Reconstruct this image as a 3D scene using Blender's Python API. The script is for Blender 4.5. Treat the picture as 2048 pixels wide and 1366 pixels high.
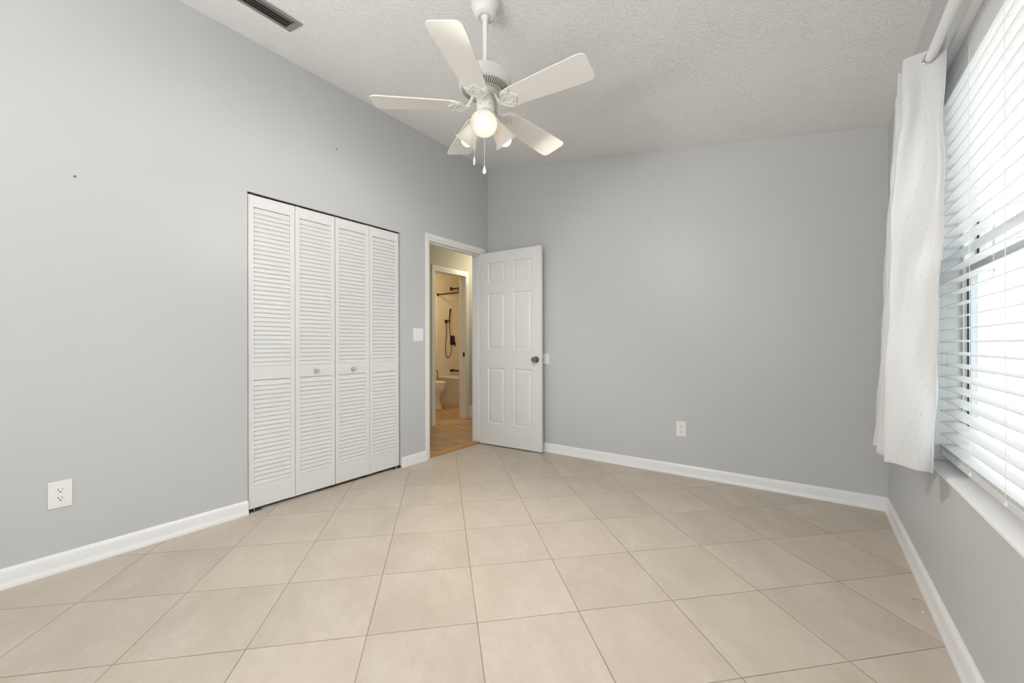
import bpy, bmesh, math, random
from mathutils import Vector, Matrix
random.seed(7)
for o in list(bpy.data.objects): bpy.data.objects.remove(o)
S = bpy.context.scene
COL = S.collection
PI = math.pi
# ---------------------------------------------------------------- camera
XL, YB, XR = -2.856, 3.511, 0.408          # left wall, back wall, window wall
YF = -1.35                                   # wall behind the camera
SL = 0.1682                                  # ceiling slope
def zc(x): return 2.988 - SL*(x - XL)
yaw, roll = 0.6246, -0.0018
F = Vector((-math.sin(yaw), math.cos(yaw), 0)); R = Vector((math.cos(yaw), math.sin(yaw), 0)); U = Vector((0,0,1))
R3 = R*math.cos(roll) + U*math.sin(roll); U3 = U*math.cos(roll) - R*math.sin(roll)
cam = bpy.data.cameras.new('camera'); co = bpy.data.objects.new('camera', cam); COL.objects.link(co)
M = Matrix.Identity(4)
for i in range(3):
    M[i][0] = R3[i]; M[i][1] = U3[i]; M[i][2] = -F[i]
M[2][3] = 1.06
co.matrix_world = M
cam.sensor_width = 36; cam.sensor_fit = 'HORIZONTAL'; cam.lens = 824.03/2048*36
cam.shift_y = 5.94/2048
cam.clip_start = 0.02
S.camera = co
# ---------------------------------------------------------------- light
W = bpy.data.worlds.new('World'); S.world = W; W.use_nodes = True
bg = W.node_tree.nodes['Background']
WORLD = 2.7; BULB = 1.15
bg.inputs[0].default_value = (0.90, 0.96, 1.0, 1); bg.inputs[1].default_value = WORLD
def area(name, loc, size, power, col, rot, portal=False):
    l = bpy.data.lights.new(name, 'AREA'); l.shape = 'RECTANGLE'; l.size, l.size_y = size; l.energy = power; l.color = col
    o = bpy.data.objects.new(name, l); COL.objects.link(o); o.location = loc; o.rotation_euler = rot
    if portal: l.cycles.is_portal = True
    return o
area('window_portal', (XR+.175, 1.475, 1.35), (1.56, 1.85), 1, (1,1,1), (0, PI/2, 0), True)
REAR_FILL = 8; UP_FILL = 185
area('rear_fill_light', (-.8, YF-0.15, 1.45), (1.85, 1.38), REAR_FILL, (.93,.97,1), (PI/2, 0, 0))  # added fill lamp behind the camera, in place of sky at an invented window
area('rear_up_fill_light', (-.7, YF-.95, .05), (2.2, 1.2), UP_FILL, (.97,.985,1), (math.radians(146), 0, 0))  # added unseen fill aimed up to brighten the ceiling; no patio stands there
def point(name, loc, power, col, rad=0.06):
    l = bpy.data.lights.new(name, 'POINT'); l.energy = power; l.color = col; l.shadow_soft_size = rad
    o = bpy.data.objects.new(name, l); COL.objects.link(o); o.location = loc
    return o
SUN = 14
sl_ = bpy.data.lights.new('sun', 'SUN'); sl_.energy = SUN; sl_.angle = .02; sl_.color = (1,.98,.95)
so_ = bpy.data.objects.new('sun', sl_); COL.objects.link(so_); so_.rotation_euler = Vector((-.62, -.25, 1)).to_track_quat('Z','Y').to_euler()
BATH_LAMP = 25; HALL_LAMP = 15; FAN_LAMP = 25
S.view_settings.view_transform = 'Standard'; S.view_settings.look = 'None'
S.view_settings.gamma = 1; S.view_settings.use_curve_mapping = False
S.view_settings.exposure = 0.17

# ---------------------------------------------------------------- materials
def srgb(r, g, b):
    f = lambda c: (c/255/12.92) if c/255 <= .04045 else ((c/255+.055)/1.055)**2.4
    return (f(r), f(g), f(b), 1)
class NT:
    def __init__(s, name):
        s.m = bpy.data.materials.new(name); s.m.use_nodes = True; s.t = s.m.node_tree
        s.b = s.t.nodes['Principled BSDF']
    def n(s, typ, **kw):
        nd = s.t.nodes.new(typ)
        for k, v in kw.items():
            if k.startswith('i_'):
                nd.inputs[k[2:].replace('_', ' ')].default_value = v
            else: setattr(nd, k, v)
        return nd
    def l(s, a, b): s.t.links.new(a, b)
    def math(s, op, a, b=None, c=None):
        nd = s.t.nodes.new('ShaderNodeMath'); nd.operation = op
        for i, v in enumerate((a, b, c)):
            if v is None: continue
            if isinstance(v, (int, float)): nd.inputs[i].default_value = v
            else: s.l(v, nd.inputs[i])
        return nd.outputs[0]
    def mix(s, fac, a, b):
        nd = s.t.nodes.new('ShaderNodeMix'); nd.data_type = 'RGBA'
        for sock, v in ((nd.inputs[0], fac), (nd.inputs[6], a), (nd.inputs[7], b)):
            if isinstance(v, (int, float, tuple)): sock.default_value = v
            else: s.l(v, sock)
        return nd.outputs[2]
    def pos(s):
        return s.n('ShaderNodeNewGeometry').outputs['Position']
    def noise(s, vec, scale, detail=2, rough=.5):
        nd = s.n('ShaderNodeTexNoise', i_Scale=scale, i_Detail=detail, i_Roughness=rough)
        if vec is not None: s.l(vec, nd.inputs['Vector'])
        return nd.outputs['Fac']
    def bump(s, h, strength, dist=.001):
        nd = s.n('ShaderNodeBump', i_Strength=strength, i_Distance=dist); s.l(h, nd.inputs['Height'])
        s.l(nd.outputs[0], s.b.inputs['Normal'])
def simple(name, col, rough=.5, metal=0., var=0.03, scale=14, bump=0., spec=.5):
    k = NT(name); b = k.b
    b.inputs['Roughness'].default_value = rough; b.inputs['Metallic'].default_value = metal
    b.inputs['Specular IOR Level'].default_value = spec
    c2 = tuple(min(1, x*(1-var*2)) for x in col[:3])+(1,)
    nz = k.noise(k.pos(), scale, 3)
    k.l(k.mix(nz, col, c2), b.inputs['Base Color'])
    if bump: k.bump(k.noise(k.pos(), scale*25, 2), bump)
    return k.m
WALLC = (0.598, 0.605, 0.608, 1)
def wallmat(name, col, rough=.42):
    k = NT(name); p = k.pos()
    n1 = k.noise(p, 1.3, 2); k.l(k.mix(n1, col, tuple(x*.965 for x in col[:3])+(1,)), k.b.inputs['Base Color'])
    k.b.inputs['Roughness'].default_value = rough; k.b.inputs['Specular IOR Level'].default_value = .35
    k.bump(k.noise(p, 260, 3), .12, .0006)
    return k.m
M_wall = wallmat('grey_wall_paint', WALLC)
M_hall = wallmat('cream_wall_paint', (0.62, 0.60, 0.52, 1), .5)
M_bath = wallmat('bath_wall_paint', (0.66, 0.60, 0.49, 1), .5)
def ceilmat():
    k = NT('textured_ceiling_paint'); p = k.pos()
    warp = k.n('ShaderNodeTexNoise', i_Scale=5., i_Detail=2); k.l(p, warp.inputs['Vector'])
    ad = k.n('ShaderNodeVectorMath', operation='MULTIPLY_ADD'); k.l(warp.outputs['Color'], ad.inputs[0]); ad.inputs[1].default_value = (.07,.07,0); k.l(p, ad.inputs[2])
    vo = k.n('ShaderNodeTexVoronoi', i_Scale=15.); vo.voronoi_dimensions = '2D'; k.l(ad.outputs[0], vo.inputs['Vector'])
    ang = k.math('MULTIPLY', k.n('ShaderNodeSeparateColor').outputs[0], 1)
    sep = k.n('ShaderNodeSeparateColor'); k.l(vo.outputs['Color'], sep.inputs[0])
    ang = k.math('MULTIPLY', sep.outputs[0], 6.283)
    ro = k.n('ShaderNodeVectorRotate'); ro.rotation_type = 'Z_AXIS'; k.l(ad.outputs[0], ro.inputs['Vector']); k.l(ang, ro.inputs['Angle'])
    mp = k.n('ShaderNodeVectorMath', operation='MULTIPLY'); k.l(ro.outputs[0], mp.inputs[0]); mp.inputs[1].default_value = (48, 135, 1)
    st = k.noise(mp.outputs[0], 1.0, 2, .5)
    ramp = k.n('ShaderNodeMapRange', i_From_Min=.48, i_From_Max=.72); k.l(st, ramp.inputs['Value'])
    k.l(k.mix(k.noise(p, 2.), (.91,.895,.875,1), (.88,.865,.845,1)), k.b.inputs['Base Color'])
    k.b.inputs['Roughness'].default_value = .75; k.b.inputs['Specular IOR Level'].default_value = .2
    k.bump(ramp.outputs[0], .6, .004)
    return k.m
M_ceil = ceilmat()
M_trim = simple('white_trim_paint', (.87,.87,.87,1), .32, var=.01)
M_door = simple('white_door_paint', (.79,.785,.775,1), .34, var=.012)
M_louv = simple('white_louver_paint', (.80,.80,.79,1), .4, var=.01)
M_sill = simple('white_sill_paint', (.86,.86,.85,1), .3, var=.01)
M_plast = simple('white_plastic', (.88,.88,.86,1), .3, var=.005)
M_blind = NT('white_blind_vinyl'); M_blind.b.inputs['Base Color'].default_value = (.86,.86,.86,1); M_blind.b.inputs['Roughness'].default_value = .35
M_blind.l(M_blind.mix(M_blind.noise(M_blind.pos(), 6), (.88,.88,.88,1), (.85,.85,.85,1)), M_blind.b.inputs['Base Color'])
M_blind.b.inputs['Subsurface Weight'].default_value = 0.0
def translucent_mix(k, fac, col):
    tr = k.n('ShaderNodeBsdfTranslucent'); tr.inputs[0].default_value = col
    mx = k.n('ShaderNodeMixShader'); mx.inputs[0].default_value = fac
    k.l(k.b.outputs[0], mx.inputs[1]); k.l(tr.outputs[0], mx.inputs[2])
    k.l(mx.outputs[0], k.t.nodes['Material Output'].inputs['Surface'])
translucent_mix(M_blind, .22, (.95,.95,.93,1)); M_blind = M_blind.m
M_cord = simple('white_cord', (.8,.8,.78,1), .7)
M_dark = simple('dark_void', (.03,.028,.025,1), .9)
M_slot = simple('slot_black', (.02,.02,.02,1), .6)
M_fan = simple('off_white_fan_enamel', (.82,.80,.75,1), .38, var=.01)
M_blade = simple('off_white_blade', (.84,.815,.77,1), .45, var=.01)
M_brass = simple('antique_brass', (.33,.28,.17,1), .28, 1., var=.15, scale=60)
M_steel = simple('zinc_steel', (.55,.57,.58,1), .35, 1.)
M_nick = simple('polished_nickel', (.75,.75,.72,1), .18, 1.)
M_bronze = simple('oil_rubbed_bronze', (.05,.026,.018,1), .4, .6)
M_vent = simple('grey_vent_metal', (.36,.345,.31,1), .5, .3, var=.06, scale=30)
M_porc = simple('white_porcelain', (.84,.82,.77,1), .12)
M_tub = simple('white_tub_acrylic', (.80,.77,.70,1), .2)
M_paper = simple('paper_roll', (.82,.8,.76,1), .9)
M_frame = simple('grey_window_aluminium', (.50,.53,.57,1), .45, .3)
M_gask = simple('black_window_gasket', (.03,.03,.03,1), .7)
M_wframe = simple('white_window_frame', (.82,.82,.81,1), .4)
M_nail = simple('dull_nail_metal', (.12,.12,.12,1), .5, .7)
M_pegs = simple('grey_wall_anchor', (.30,.30,.29,1), .6)
def glassmat(name, col, rough=0., fac=.9):
    k = NT(name); t = k.n('ShaderNodeBsdfTransparent'); t.inputs[0].default_value = col
    g = k.n('ShaderNodeBsdfGlossy'); g.inputs['Roughness'].default_value = rough+.02
    mx = k.n('ShaderNodeMixShader'); mx.inputs[0].default_value = 1-fac
    k.l(t.outputs[0], mx.inputs[1]); k.l(g.outputs[0], mx.inputs[2])
    k.l(mx.outputs[0], k.t.nodes['Material Output'].inputs['Surface'])
    return k.m
M_glass = glassmat('window_glass', (.93,.95,.95,1), 0, .95)
def crystal():
    k = NT('clear_knob'); k.b.inputs['Base Color'].default_value = (.8,.82,.78,1); k.b.inputs['Roughness'].default_value = .08
    k.b.inputs['Transmission Weight'].default_value = .6; return k.m
M_cryst = crystal()
def emis(name, col, s):
    k = NT(name); k.b.inputs['Base Color'].default_value = col; k.b.inputs['Emission Color'].default_value = col; k.b.inputs['Emission Strength'].default_value = s
    return k.m
M_bulb = emis('glowing_bulb', (1,.94,.86,1), BULB)
def shade():
    k = NT('frosted_white_glass'); k.b.inputs['Base Color'].default_value = (.86,.83,.76,1); k.b.inputs['Roughness'].default_value = .3
    translucent_mix(k, .3, (.95,.9,.82,1)); return k.m
M_shade = shade()
# diagonal beige floor tiles
TO = (-2.7399, 1.7512); TS = .4028; TA = PI/4+.0079
def tilemat():
    k = NT('beige_diagonal_tile'); p = k.pos()
    sx = k.n('ShaderNodeSeparateXYZ'); k.l(p, sx.inputs[0]); x, y = sx.outputs[0], sx.outputs[1]
    c, s = math.cos(TA), math.sin(TA)
    dx = k.math('SUBTRACT', x, TO[0]); dy = k.math('SUBTRACT', y, TO[1])
    u = k.math('DIVIDE', k.math('ADD', k.math('MULTIPLY', dx, c), k.math('MULTIPLY', dy, s)), TS)
    v = k.math('DIVIDE', k.math('SUBTRACT', k.math('MULTIPLY', dx, s), k.math('MULTIPLY', dy, c)), TS)
    def edge(w):
        fr = k.math('FRACT', k.math('ADD', w, .5)); return k.math('ABSOLUTE', k.math('SUBTRACT', fr, .5))
    eu, ev = edge(u), edge(v)
    d = k.math('MINIMUM', eu, ev)
    cb = k.n('ShaderNodeCombineXYZ'); k.l(k.math('FLOOR', u), cb.inputs[0]); k.l(k.math('FLOOR', v), cb.inputs[1])
    wn = k.n('ShaderNodeTexWhiteNoise'); k.l(cb.outputs[0], wn.inputs['Vector'])
    # per tile offset of the mottling
    off = k.n('ShaderNodeVectorMath', operation='MULTIPLY_ADD'); k.l(wn.outputs['Color'], off.inputs[0]); off.inputs[1].default_value = (7,7,7); k.l(p, off.inputs[2])
    st = k.n('ShaderNodeVectorRotate'); st.rotation_type='Z_AXIS'; st.inputs['Angle'].default_value = -TA+PI/2; k.l(off.outputs[0], st.inputs['Vector'])
    sc = k.n('ShaderNodeVectorMath', operation='MULTIPLY'); k.l(st.outputs[0], sc.inputs[0]); sc.inputs[1].default_value = (1.,1.8,1)
    n1 = k.noise(sc.outputs[0], 3.2, 5, .6); n2 = k.noise(sc.outputs[0], 22, 5, .75)
    r1 = k.n('ShaderNodeMapRange', i_From_Min=.3, i_From_Max=.72); k.l(n1, r1.inputs['Value'])
    r2 = k.n('ShaderNodeMapRange', i_From_Min=.35, i_From_Max=.7); k.l(n2, r2.inputs['Value'])
    col = k.mix(r1.outputs[0], (.61,.545,.47,1), (.485,.425,.35,1))
    col = k.mix(k.math('MULTIPLY', r2.outputs[0], .5), col, (.48,.40,.305,1))
    col = k.mix(k.math('MULTIPLY', wn.outputs['Value'], .22), col, (.73,.635,.53,1))
    gw = k.math('MULTIPLY_ADD', k.noise(p, 3.1, 1), .0042, .0016)
    g = k.math('LESS_THAN', d, gw)
    col = k.mix(g, col, (.235,.185,.13,1))
    k.l(col, k.b.inputs['Base Color'])
    rr = k.math('MULTIPLY_ADD', n2, .12, .34); k.l(rr, k.b.inputs['Roughness'])
    k.b.inputs['Specular IOR Level'].default_value = .4
    hr = k.n('ShaderNodeMapRange', i_From_Min=.002, i_From_Max=.009); k.l(d, hr.inputs['Value'])
    h = k.math('ADD', hr.outputs[0], k.math('MULTIPLY', n2, .12)); k.bump(h, .35, .0012)
    return k.m
M_tile = tilemat()
def plankmat(name):
    k = NT(name); p = k.pos()
    sx = k.n('ShaderNodeSeparateXYZ'); k.l(p, sx.inputs[0]); x, y = sx.outputs[0], sx.outputs[1]
    x, y = y, x
    row = k.math('FLOOR', k.math('DIVIDE', x, .18))
    wn = k.n('ShaderNodeTexWhiteNoise'); wn.noise_dimensions = '1D'; k.l(row, wn.inputs['W'])
    yy = k.math('ADD', y, k.math('MULTIPLY', wn.outputs['Value'], 3.))
    cb = k.n('ShaderNodeCombineXYZ'); k.l(row, cb.inputs[0]); k.l(k.math('FLOOR', k.math('DIVIDE', yy, 1.2)), cb.inputs[1])
    w2 = k.n('ShaderNodeTexWhiteNoise'); k.l(cb.outputs[0], w2.inputs['Vector'])
    sc = k.n('ShaderNodeVectorMath', operation='MULTIPLY_ADD'); k.l(p, sc.inputs[0]); sc.inputs[1].default_value = (2.2, 22, 1); k.l(w2.outputs['Color'], sc.inputs[2])
    n = k.noise(sc.outputs[0], 1.4, 6, .65)
    r = k.n('ShaderNodeMapRange', i_From_Min=.36, i_From_Max=.66); k.l(n, r.inputs['Value'])
    col = k.mix(r.outputs[0], (.60,.40,.21,1), (.20,.11,.05,1))
    col = k.mix(k.math('MULTIPLY', w2.outputs['Value'], .4), col, (.46,.34,.23,1))
    fx = k.math('FRACT', k.math('DIVIDE', x, .18)); g = k.math('LESS_THAN', fx, .015)
    col = k.mix(g, col, (.08,.055,.035,1))
    k.l(col, k.b.inputs['Base Color']); k.b.inputs['Roughness'].default_value = .4
    return k.m
M_plank = plankmat('wood_look_planks')
def oak():
    k = NT('golden_oak_strip'); sc = k.n('ShaderNodeVectorMath', operation='MULTIPLY'); k.l(k.pos(), sc.inputs[0]); sc.inputs[1].default_value = (60, 3, 60)
    k.l(k.mix(k.noise(sc.outputs[0], 1.5, 4), (.62,.33,.10,1), (.40,.19,.05,1)), k.b.inputs['Base Color']); k.b.inputs['Roughness'].default_value = .35
    return k.m
M_oak = oak()
def subway():
    k = NT('white_subway_tile'); p = k.pos()
    sx = k.n('ShaderNodeSeparateXYZ'); k.l(p, sx.inputs[0])
    cb = k.n('ShaderNodeCombineXYZ'); k.l(k.math('ADD', sx.outputs[1], sx.outputs[0]), cb.inputs[0]); k.l(sx.outputs[2], cb.inputs[1])
    br = k.n('ShaderNodeTexBrick', i_Scale=1., i_Mortar_Size=.0018, i_Brick_Width=.30, i_Row_Height=.10); k.l(cb.outputs[0], br.inputs['Vector'])
    br.inputs['Color1'].default_value = (.76,.72,.64,1); br.inputs['Color2'].default_value = (.74,.70,.62,1); br.inputs['Mortar'].default_value = (.68,.63,.55,1)
    k.l(br.outputs['Color'], k.b.inputs['Base Color']); k.b.inputs['Roughness'].default_value = .18
    return k.m
M_sub = subway()
def curtainmat():
    k = NT('white_embroidered_curtain'); uv = k.n('ShaderNodeUVMap'); uv.uv_map = 'UVMap'
    sx = k.n('ShaderNodeSeparateXYZ'); k.l(uv.outputs[0], sx.inputs[0]); u, v = sx.outputs[0], sx.outputs[1]
    line = None; dots = None
    for i, (cx, A, fr, ph) in enumerate([(.045,.028,9.5,.4),(.095,.035,7.3,2.1),(.03,.02,12.,4.),(.20,.04,8.,1.),(.29,.035,9.,3.),(.40,.05,7.,2.),(.55,.05,8.,0.),(.68,.05,7.5,1.)]):
        cu = k.math('MULTIPLY_ADD', k.math('SINE', k.math('MULTIPLY_ADD', v, fr, ph)), A, cx)
        d = k.math('ABSOLUTE', k.math('SUBTRACT', u, cu))
        seg = k.math('GREATER_THAN', k.math('SINE', k.math('MULTIPLY_ADD', v, 5.3+i*.37, i*1.7)), -.35)
        ln = k.math('MULTIPLY', k.math('LESS_THAN', d, .0004), seg)
        fv = k.math('MULTIPLY', k.math('ABSOLUTE', k.math('SUBTRACT', k.math('FRACT', k.math('MULTIPLY_ADD', v, 1/.085, i*.37)), .5)), .085)
        dd = k.math('SQRT', k.math('ADD', k.math('MULTIPLY', d, d), k.math('MULTIPLY', fv, fv)))
        dt = k.math('LESS_THAN', dd, .0022)
        line = ln if line is None else k.math('MAXIMUM', line, ln); dots = dt if dots is None else k.math('MAXIMUM', dots, dt)
    col = k.mix(k.math('MULTIPLY', line, .55), (.73,.73,.725,1), (.50,.48,.46,1))
    col = k.mix(k.math('MULTIPLY', dots, .7), col, (.42,.41,.40,1))
    hem = k.math('LESS_THAN', k.math('ABSOLUTE', k.math('SUBTRACT', v, .018)), .0008)
    hem2 = k.math('LESS_THAN', k.math('ABSOLUTE', k.math('SUBTRACT', u, .018)), .0008)
    col = k.mix(k.math('MULTIPLY', k.math('MAXIMUM', hem, hem2), .35), col, (.6,.6,.59,1))
    k.l(col, k.b.inputs['Base Color']); k.b.inputs['Roughness'].default_value = .38; k.b.inputs['Sheen Weight'].default_value = .2
    k.bump(k.noise(k.pos(), 900, 1), .1, .0004)
    translucent_mix(k, .15, (.9,.9,.9,1)); return k.m
M_curt = curtainmat()
def siding():
    k = NT('white_vertical_siding'); sx = k.n('ShaderNodeSeparateXYZ'); k.l(k.pos(), sx.inputs[0])
    f = k.math('FRACT', k.math('DIVIDE', sx.outputs[1], .3)); g = k.math('LESS_THAN', f, .04)
    k.l(k.mix(g, (.42,.42,.41,1), (.30,.30,.30,1)), k.b.inputs['Base Color']); k.b.inputs['Roughness'].default_value = .6; return k.m
M_siding = siding()
M_ground = simple('concrete_ground', (.72,.70,.66,1), .8, var=.1)
M_louvdark = simple('dark_grey_shutter', (.10,.10,.095,1), .6)

# ---------------------------------------------------------------- mesh helpers
class MB:
    def __init__(s): s.v = []; s.f = []; s.mi = []; s.m = 0
    def add(s, vs, fs, T=None):
        o = len(s.v)
        s.v += [tuple(T @ Vector(p)) if T is not None else tuple(p) for p in vs]
        for f in fs: s.f.append(tuple(i+o for i in f)); s.mi.append(s.m)
        return s
    def box(s, a, b, T=None):
        x0,y0,z0 = (min(a[i],b[i]) for i in range(3)); x1,y1,z1 = (max(a[i],b[i]) for i in range(3))
        return s.add([(x0,y0,z0),(x1,y0,z0),(x1,y1,z0),(x0,y1,z0),(x0,y0,z1),(x1,y0,z1),(x1,y1,z1),(x0,y1,z1)],
              [(0,3,2,1),(4,5,6,7),(0,1,5,4),(1,2,6,5),(2,3,7,6),(3,0,4,7)], T)
    def lathe(s, prof, n=32, T=None):                # prof: (r, z); axis z
        vs = []; fs = []
        for r, z in prof:
            for k in range(n): vs.append((r*math.cos(2*PI*k/n), r*math.sin(2*PI*k/n), z))
        for i in range(len(prof)-1):
            for k in range(n):
                a=i*n+k; b=i*n+(k+1)%n; fs.append((a,b,b+n,a+n))
        if prof[0][0] > 1e-6: fs.append(tuple(range(n))[::-1])
        if prof[-1][0] > 1e-6: fs.append(tuple(range((len(prof)-1)*n, len(prof)*n)))
        return s.add(vs, fs, T)
    def tube(s, pts, r, n=8, T=None, caps=True, closed=False):
        pts = [Vector(p) for p in pts]; L = len(pts); vs = []; fs = []
        rr = r if isinstance(r, (list, tuple)) else [r]*L
        up = None
        for i, p in enumerate(pts):
            if closed: d = pts[(i+1)%L]-pts[i-1]
            else: d = pts[min(i+1,L-1)]-pts[max(i-1,0)]
            d.normalize()
            if up is None:
                up = Vector((0,0,1)) if abs(d.z) < .9 else Vector((1,0,0))
            a = d.cross(up).normalized(); b = a.cross(d).normalized(); up = b
            for k in range(n):
                t = 2*PI*k/n; vs.append(tuple(p + (a*math.cos(t)+b*math.sin(t))*rr[i]))
        for i in range(L if closed else L-1):
            for k in range(n):
                a=i*n+k; b=i*n+(k+1)%n; c=((i+1)%L)*n+(k+1)%n; d=((i+1)%L)*n+k; fs.append((a,b,c,d))
        if caps and not closed: fs.append(tuple(range(n))[::-1]); fs.append(tuple(range((L-1)*n, L*n)))
        return s.add(vs, fs, T)
    def prism(s, poly, z0, z1, T=None):               # poly in xy
        n = len(poly); vs = [(x,y,z0) for x,y in poly]+[(x,y,z1) for x,y in poly]
        fs = [tuple(range(n))[::-1], tuple(range(n,2*n))]+[(i,(i+1)%n,n+(i+1)%n,n+i) for i in range(n)]
        return s.add(vs, fs, T)
    def build(s, name, mat, parent=None, bevel=0., smooth=30, seg=2, origin=None, recalc=True):
        me = bpy.data.meshes.new(name)
        vs = s.v
        if origin: vs = [(a-origin[0], b-origin[1], c-origin[2]) for a,b,c in s.v]
        me.from_pydata(vs, [], s.f); me.update()
        mats = mat if isinstance(mat, list) else [mat]
        for m in mats: me.materials.append(m)
        bm = bmesh.new(); bm.from_mesh(me)
        for f, mi in zip(bm.faces, s.mi): f.material_index = mi; f.smooth = True
        if recalc: bmesh.ops.recalc_face_normals(bm, faces=bm.faces)
        for e in bm.edges:
            if len(e.link_faces) != 2 or e.calc_face_angle(0) > math.radians(smooth): e.smooth = False
        bm.to_mesh(me); bm.free()
        o = bpy.data.objects.new(name, me); COL.objects.link(o)
        if origin: o.location = origin
        if parent is not None: o.parent = parent
        if bevel:
            md = o.modifiers.new('bevel', 'BEVEL'); md.width = bevel; md.segments = seg; md.limit_method = 'ANGLE'; md.angle_limit = math.radians(40); md.harden_normals = True
        return o
def empty(name, loc, rz=0, label=None, cat=None, group=None, kind=None):
    o = bpy.data.objects.new(name, None); COL.objects.link(o); o.location = loc; o.rotation_euler = (0,0,rz); o.empty_display_size = .1
    tag(o, label, cat, group, kind); return o
def tag(o, label=None, cat=None, group=None, kind=None):
    if label: o['label'] = label
    if cat: o['category'] = cat
    if group: o['group'] = group
    if kind: o['kind'] = kind
    return o
def struct(o, label=None, cat=None): return tag(o, label, cat, None, 'structure')
def TR(loc=(0,0,0), rx=0, ry=0, rz=0): return Matrix.Translation(loc) @ Matrix.Rotation(rz,4,'Z') @ Matrix.Rotation(ry,4,'Y') @ Matrix.Rotation(rx,4,'X')
def axis_T(loc, d):
    return Matrix.Translation(loc) @ Vector(d).to_track_quat('Z','Y').to_matrix().to_4x4()

# ================================================================ room shell
T = .13
CY0, CY1, CZ = 1.126, 2.320, 2.026          # closet opening
DY0, DY1, DZ = 2.640, 3.414, 2.040          # bedroom door opening
WY0, WY1, WZ0, WZ1 = .56, 2.385, .575, 2.113  # window opening
b = MB(); b.box((XL-.02, YF-.2, -.05), (XR+.02, YB+.02, 0)); struct(b.build('floor', M_tile), 'beige square tiles laid diagonally with thin dark grout', 'floor')
def wallprof(b, x0, x1, y0, y1, z0, z1): b.box((x0,y0,z0),(x1,y1,z1))
b = MB()
TOP = 3.12
b.box((XL-T, YF, 0), (XL, CY0, TOP)); b.box((XL-T, CY1, 0), (XL, DY0, TOP)); b.box((XL-T, DY1, 0), (XL, YB+.12, TOP))
b.box((XL-T, CY0, CZ), (XL, CY1, TOP)); b.box((XL-T, DY0, DZ), (XL, DY1, TOP))
struct(b.build('wall_left', M_wall), 'light grey wall with the closet and the doorway', 'wall')
b = MB(); b.box((XL-T, YB, 0), (XR+.16, YB+.12, TOP)); struct(b.build('wall_back', M_wall), 'plain light grey wall behind the open white door', 'wall')
RT = .16
b = MB(); b.box((XR, YF, 0), (XR+RT, WY0, 2.6)); b.box((XR, WY1, 0), (XR+RT, YB, 2.6)); b.box((XR, WY0, 0), (XR+RT, WY1, WZ0-.012)); b.box((XR, WY0, WZ1), (XR+RT, WY1, 2.6))
struct(b.build('wall_right', M_wall), 'grey wall holding the window with white blinds', 'wall')
b = MB(); RX0, RX1, RZ0, RZ1 = -1.75, .15, .75, 2.15  # opening made up to let the added rear fill lamps shine in
b.box((XL-T, YF-.12, 0), (RX0, YF, TOP)); b.box((RX1, YF-.12, 0), (XR+RT, YF, TOP)); b.box((RX0, YF-.12, 0), (RX1, YF, RZ0)); b.box((RX0, YF-.12, RZ1), (RX1, YF, TOP))
struct(b.build('wall_front', M_wall), 'grey wall behind the camera', 'wall')
b = MB()
x0, x1 = XL-.15, XR+RT+.02
b.add([(x0,YF-.15,zc(x0)),(x1,YF-.15,zc(x1)),(x1,YB+.14,zc(x1)),(x0,YB+.14,zc(x0)),(x0,YF-.15,zc(x0)+.15),(x1,YF-.15,zc(x1)+.15),(x1,YB+.14,zc(x1)+.15),(x0,YB+.14,zc(x0)+.15)],
      [(0,3,2,1),(4,5,6,7),(0,1,5,4),(1,2,6,5),(2,3,7,6),(3,0,4,7)])
struct(b.build('ceiling', M_ceil), 'sloping off white ceiling with stomped plaster texture', 'ceiling')
# baseboards: profile (distance from wall, z)
BP = [(0,0),(.022,0),(.022,.012),(.016,.022),(.014,.030),(.014,.066),(.011,.076),(.006,.082),(.004,.086),(0,.086)]
def baseboard(name, p0, p1, nrm, label):
    b = MB(); n = len(BP); vs = []
    for p in (p0, p1):
        for d, z in BP: vs.append((p[0]+nrm[0]*d, p[1]+nrm[1]*d, z))
    fs = [(i,(i+1)%n,n+(i+1)%n,n+i) for i in range(n)]+[tuple(range(n))[::-1], tuple(range(n,2*n))]
    b.add(vs, fs); return struct(b.build(name, M_trim, smooth=50), label, 'baseboard')
baseboard('baseboard_left', (XL, YF), (XL, CY0-.002), (1,0), 'white baseboard from the lower left corner to the closet')
baseboard('baseboard_left', (XL, CY1+.006), (XL, 2.600), (1,0), 'short white baseboard between closet and doorway')
baseboard('baseboard_back', (XL, YB), (XR-.001, YB), (0,-1), 'white baseboard along the plain back wall')
baseboard('baseboard_right', (XR, YF), (XR, YB-.001), (-1,0), 'white baseboard under the window')
# door casing and jamb of the bedroom doorway
def casing(b, x, nx, y0, y1, z1, wl, wt, wr, d=.014):
    # x wall plane, nx=+1 toward room
    def bar(a, c, along):
        pass
    X = x+nx*d; Xi = x+nx*d*.6
    b.box((x, y0-wl, 0), (X, y0-wl*.35, z1+wt)); b.box((x, y0-wl*.35, 0), (Xi, y0, z1))
    b.box((x, y1+wr*.35, 0), (X, y1+wr, z1+wt)); b.box((x, y1, 0), (Xi, y1+wr*.35, z1))
    b.box((x, y0-wl*.35, z1+wt*.35), (X, y1+wr*.35, z1+wt)); b.box((x, y0-wl*.35, z1), (Xi, y1+wr*.35, z1+wt*.35))
b = MB(); casing(b, XL, 1, DY0+.008, DY1-.004, DZ-.014, .048, .062, .050); casing(b, XL-T, -1, DY0+.005, DY1-.005, DZ-.01, .055, .055, .055)
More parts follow.
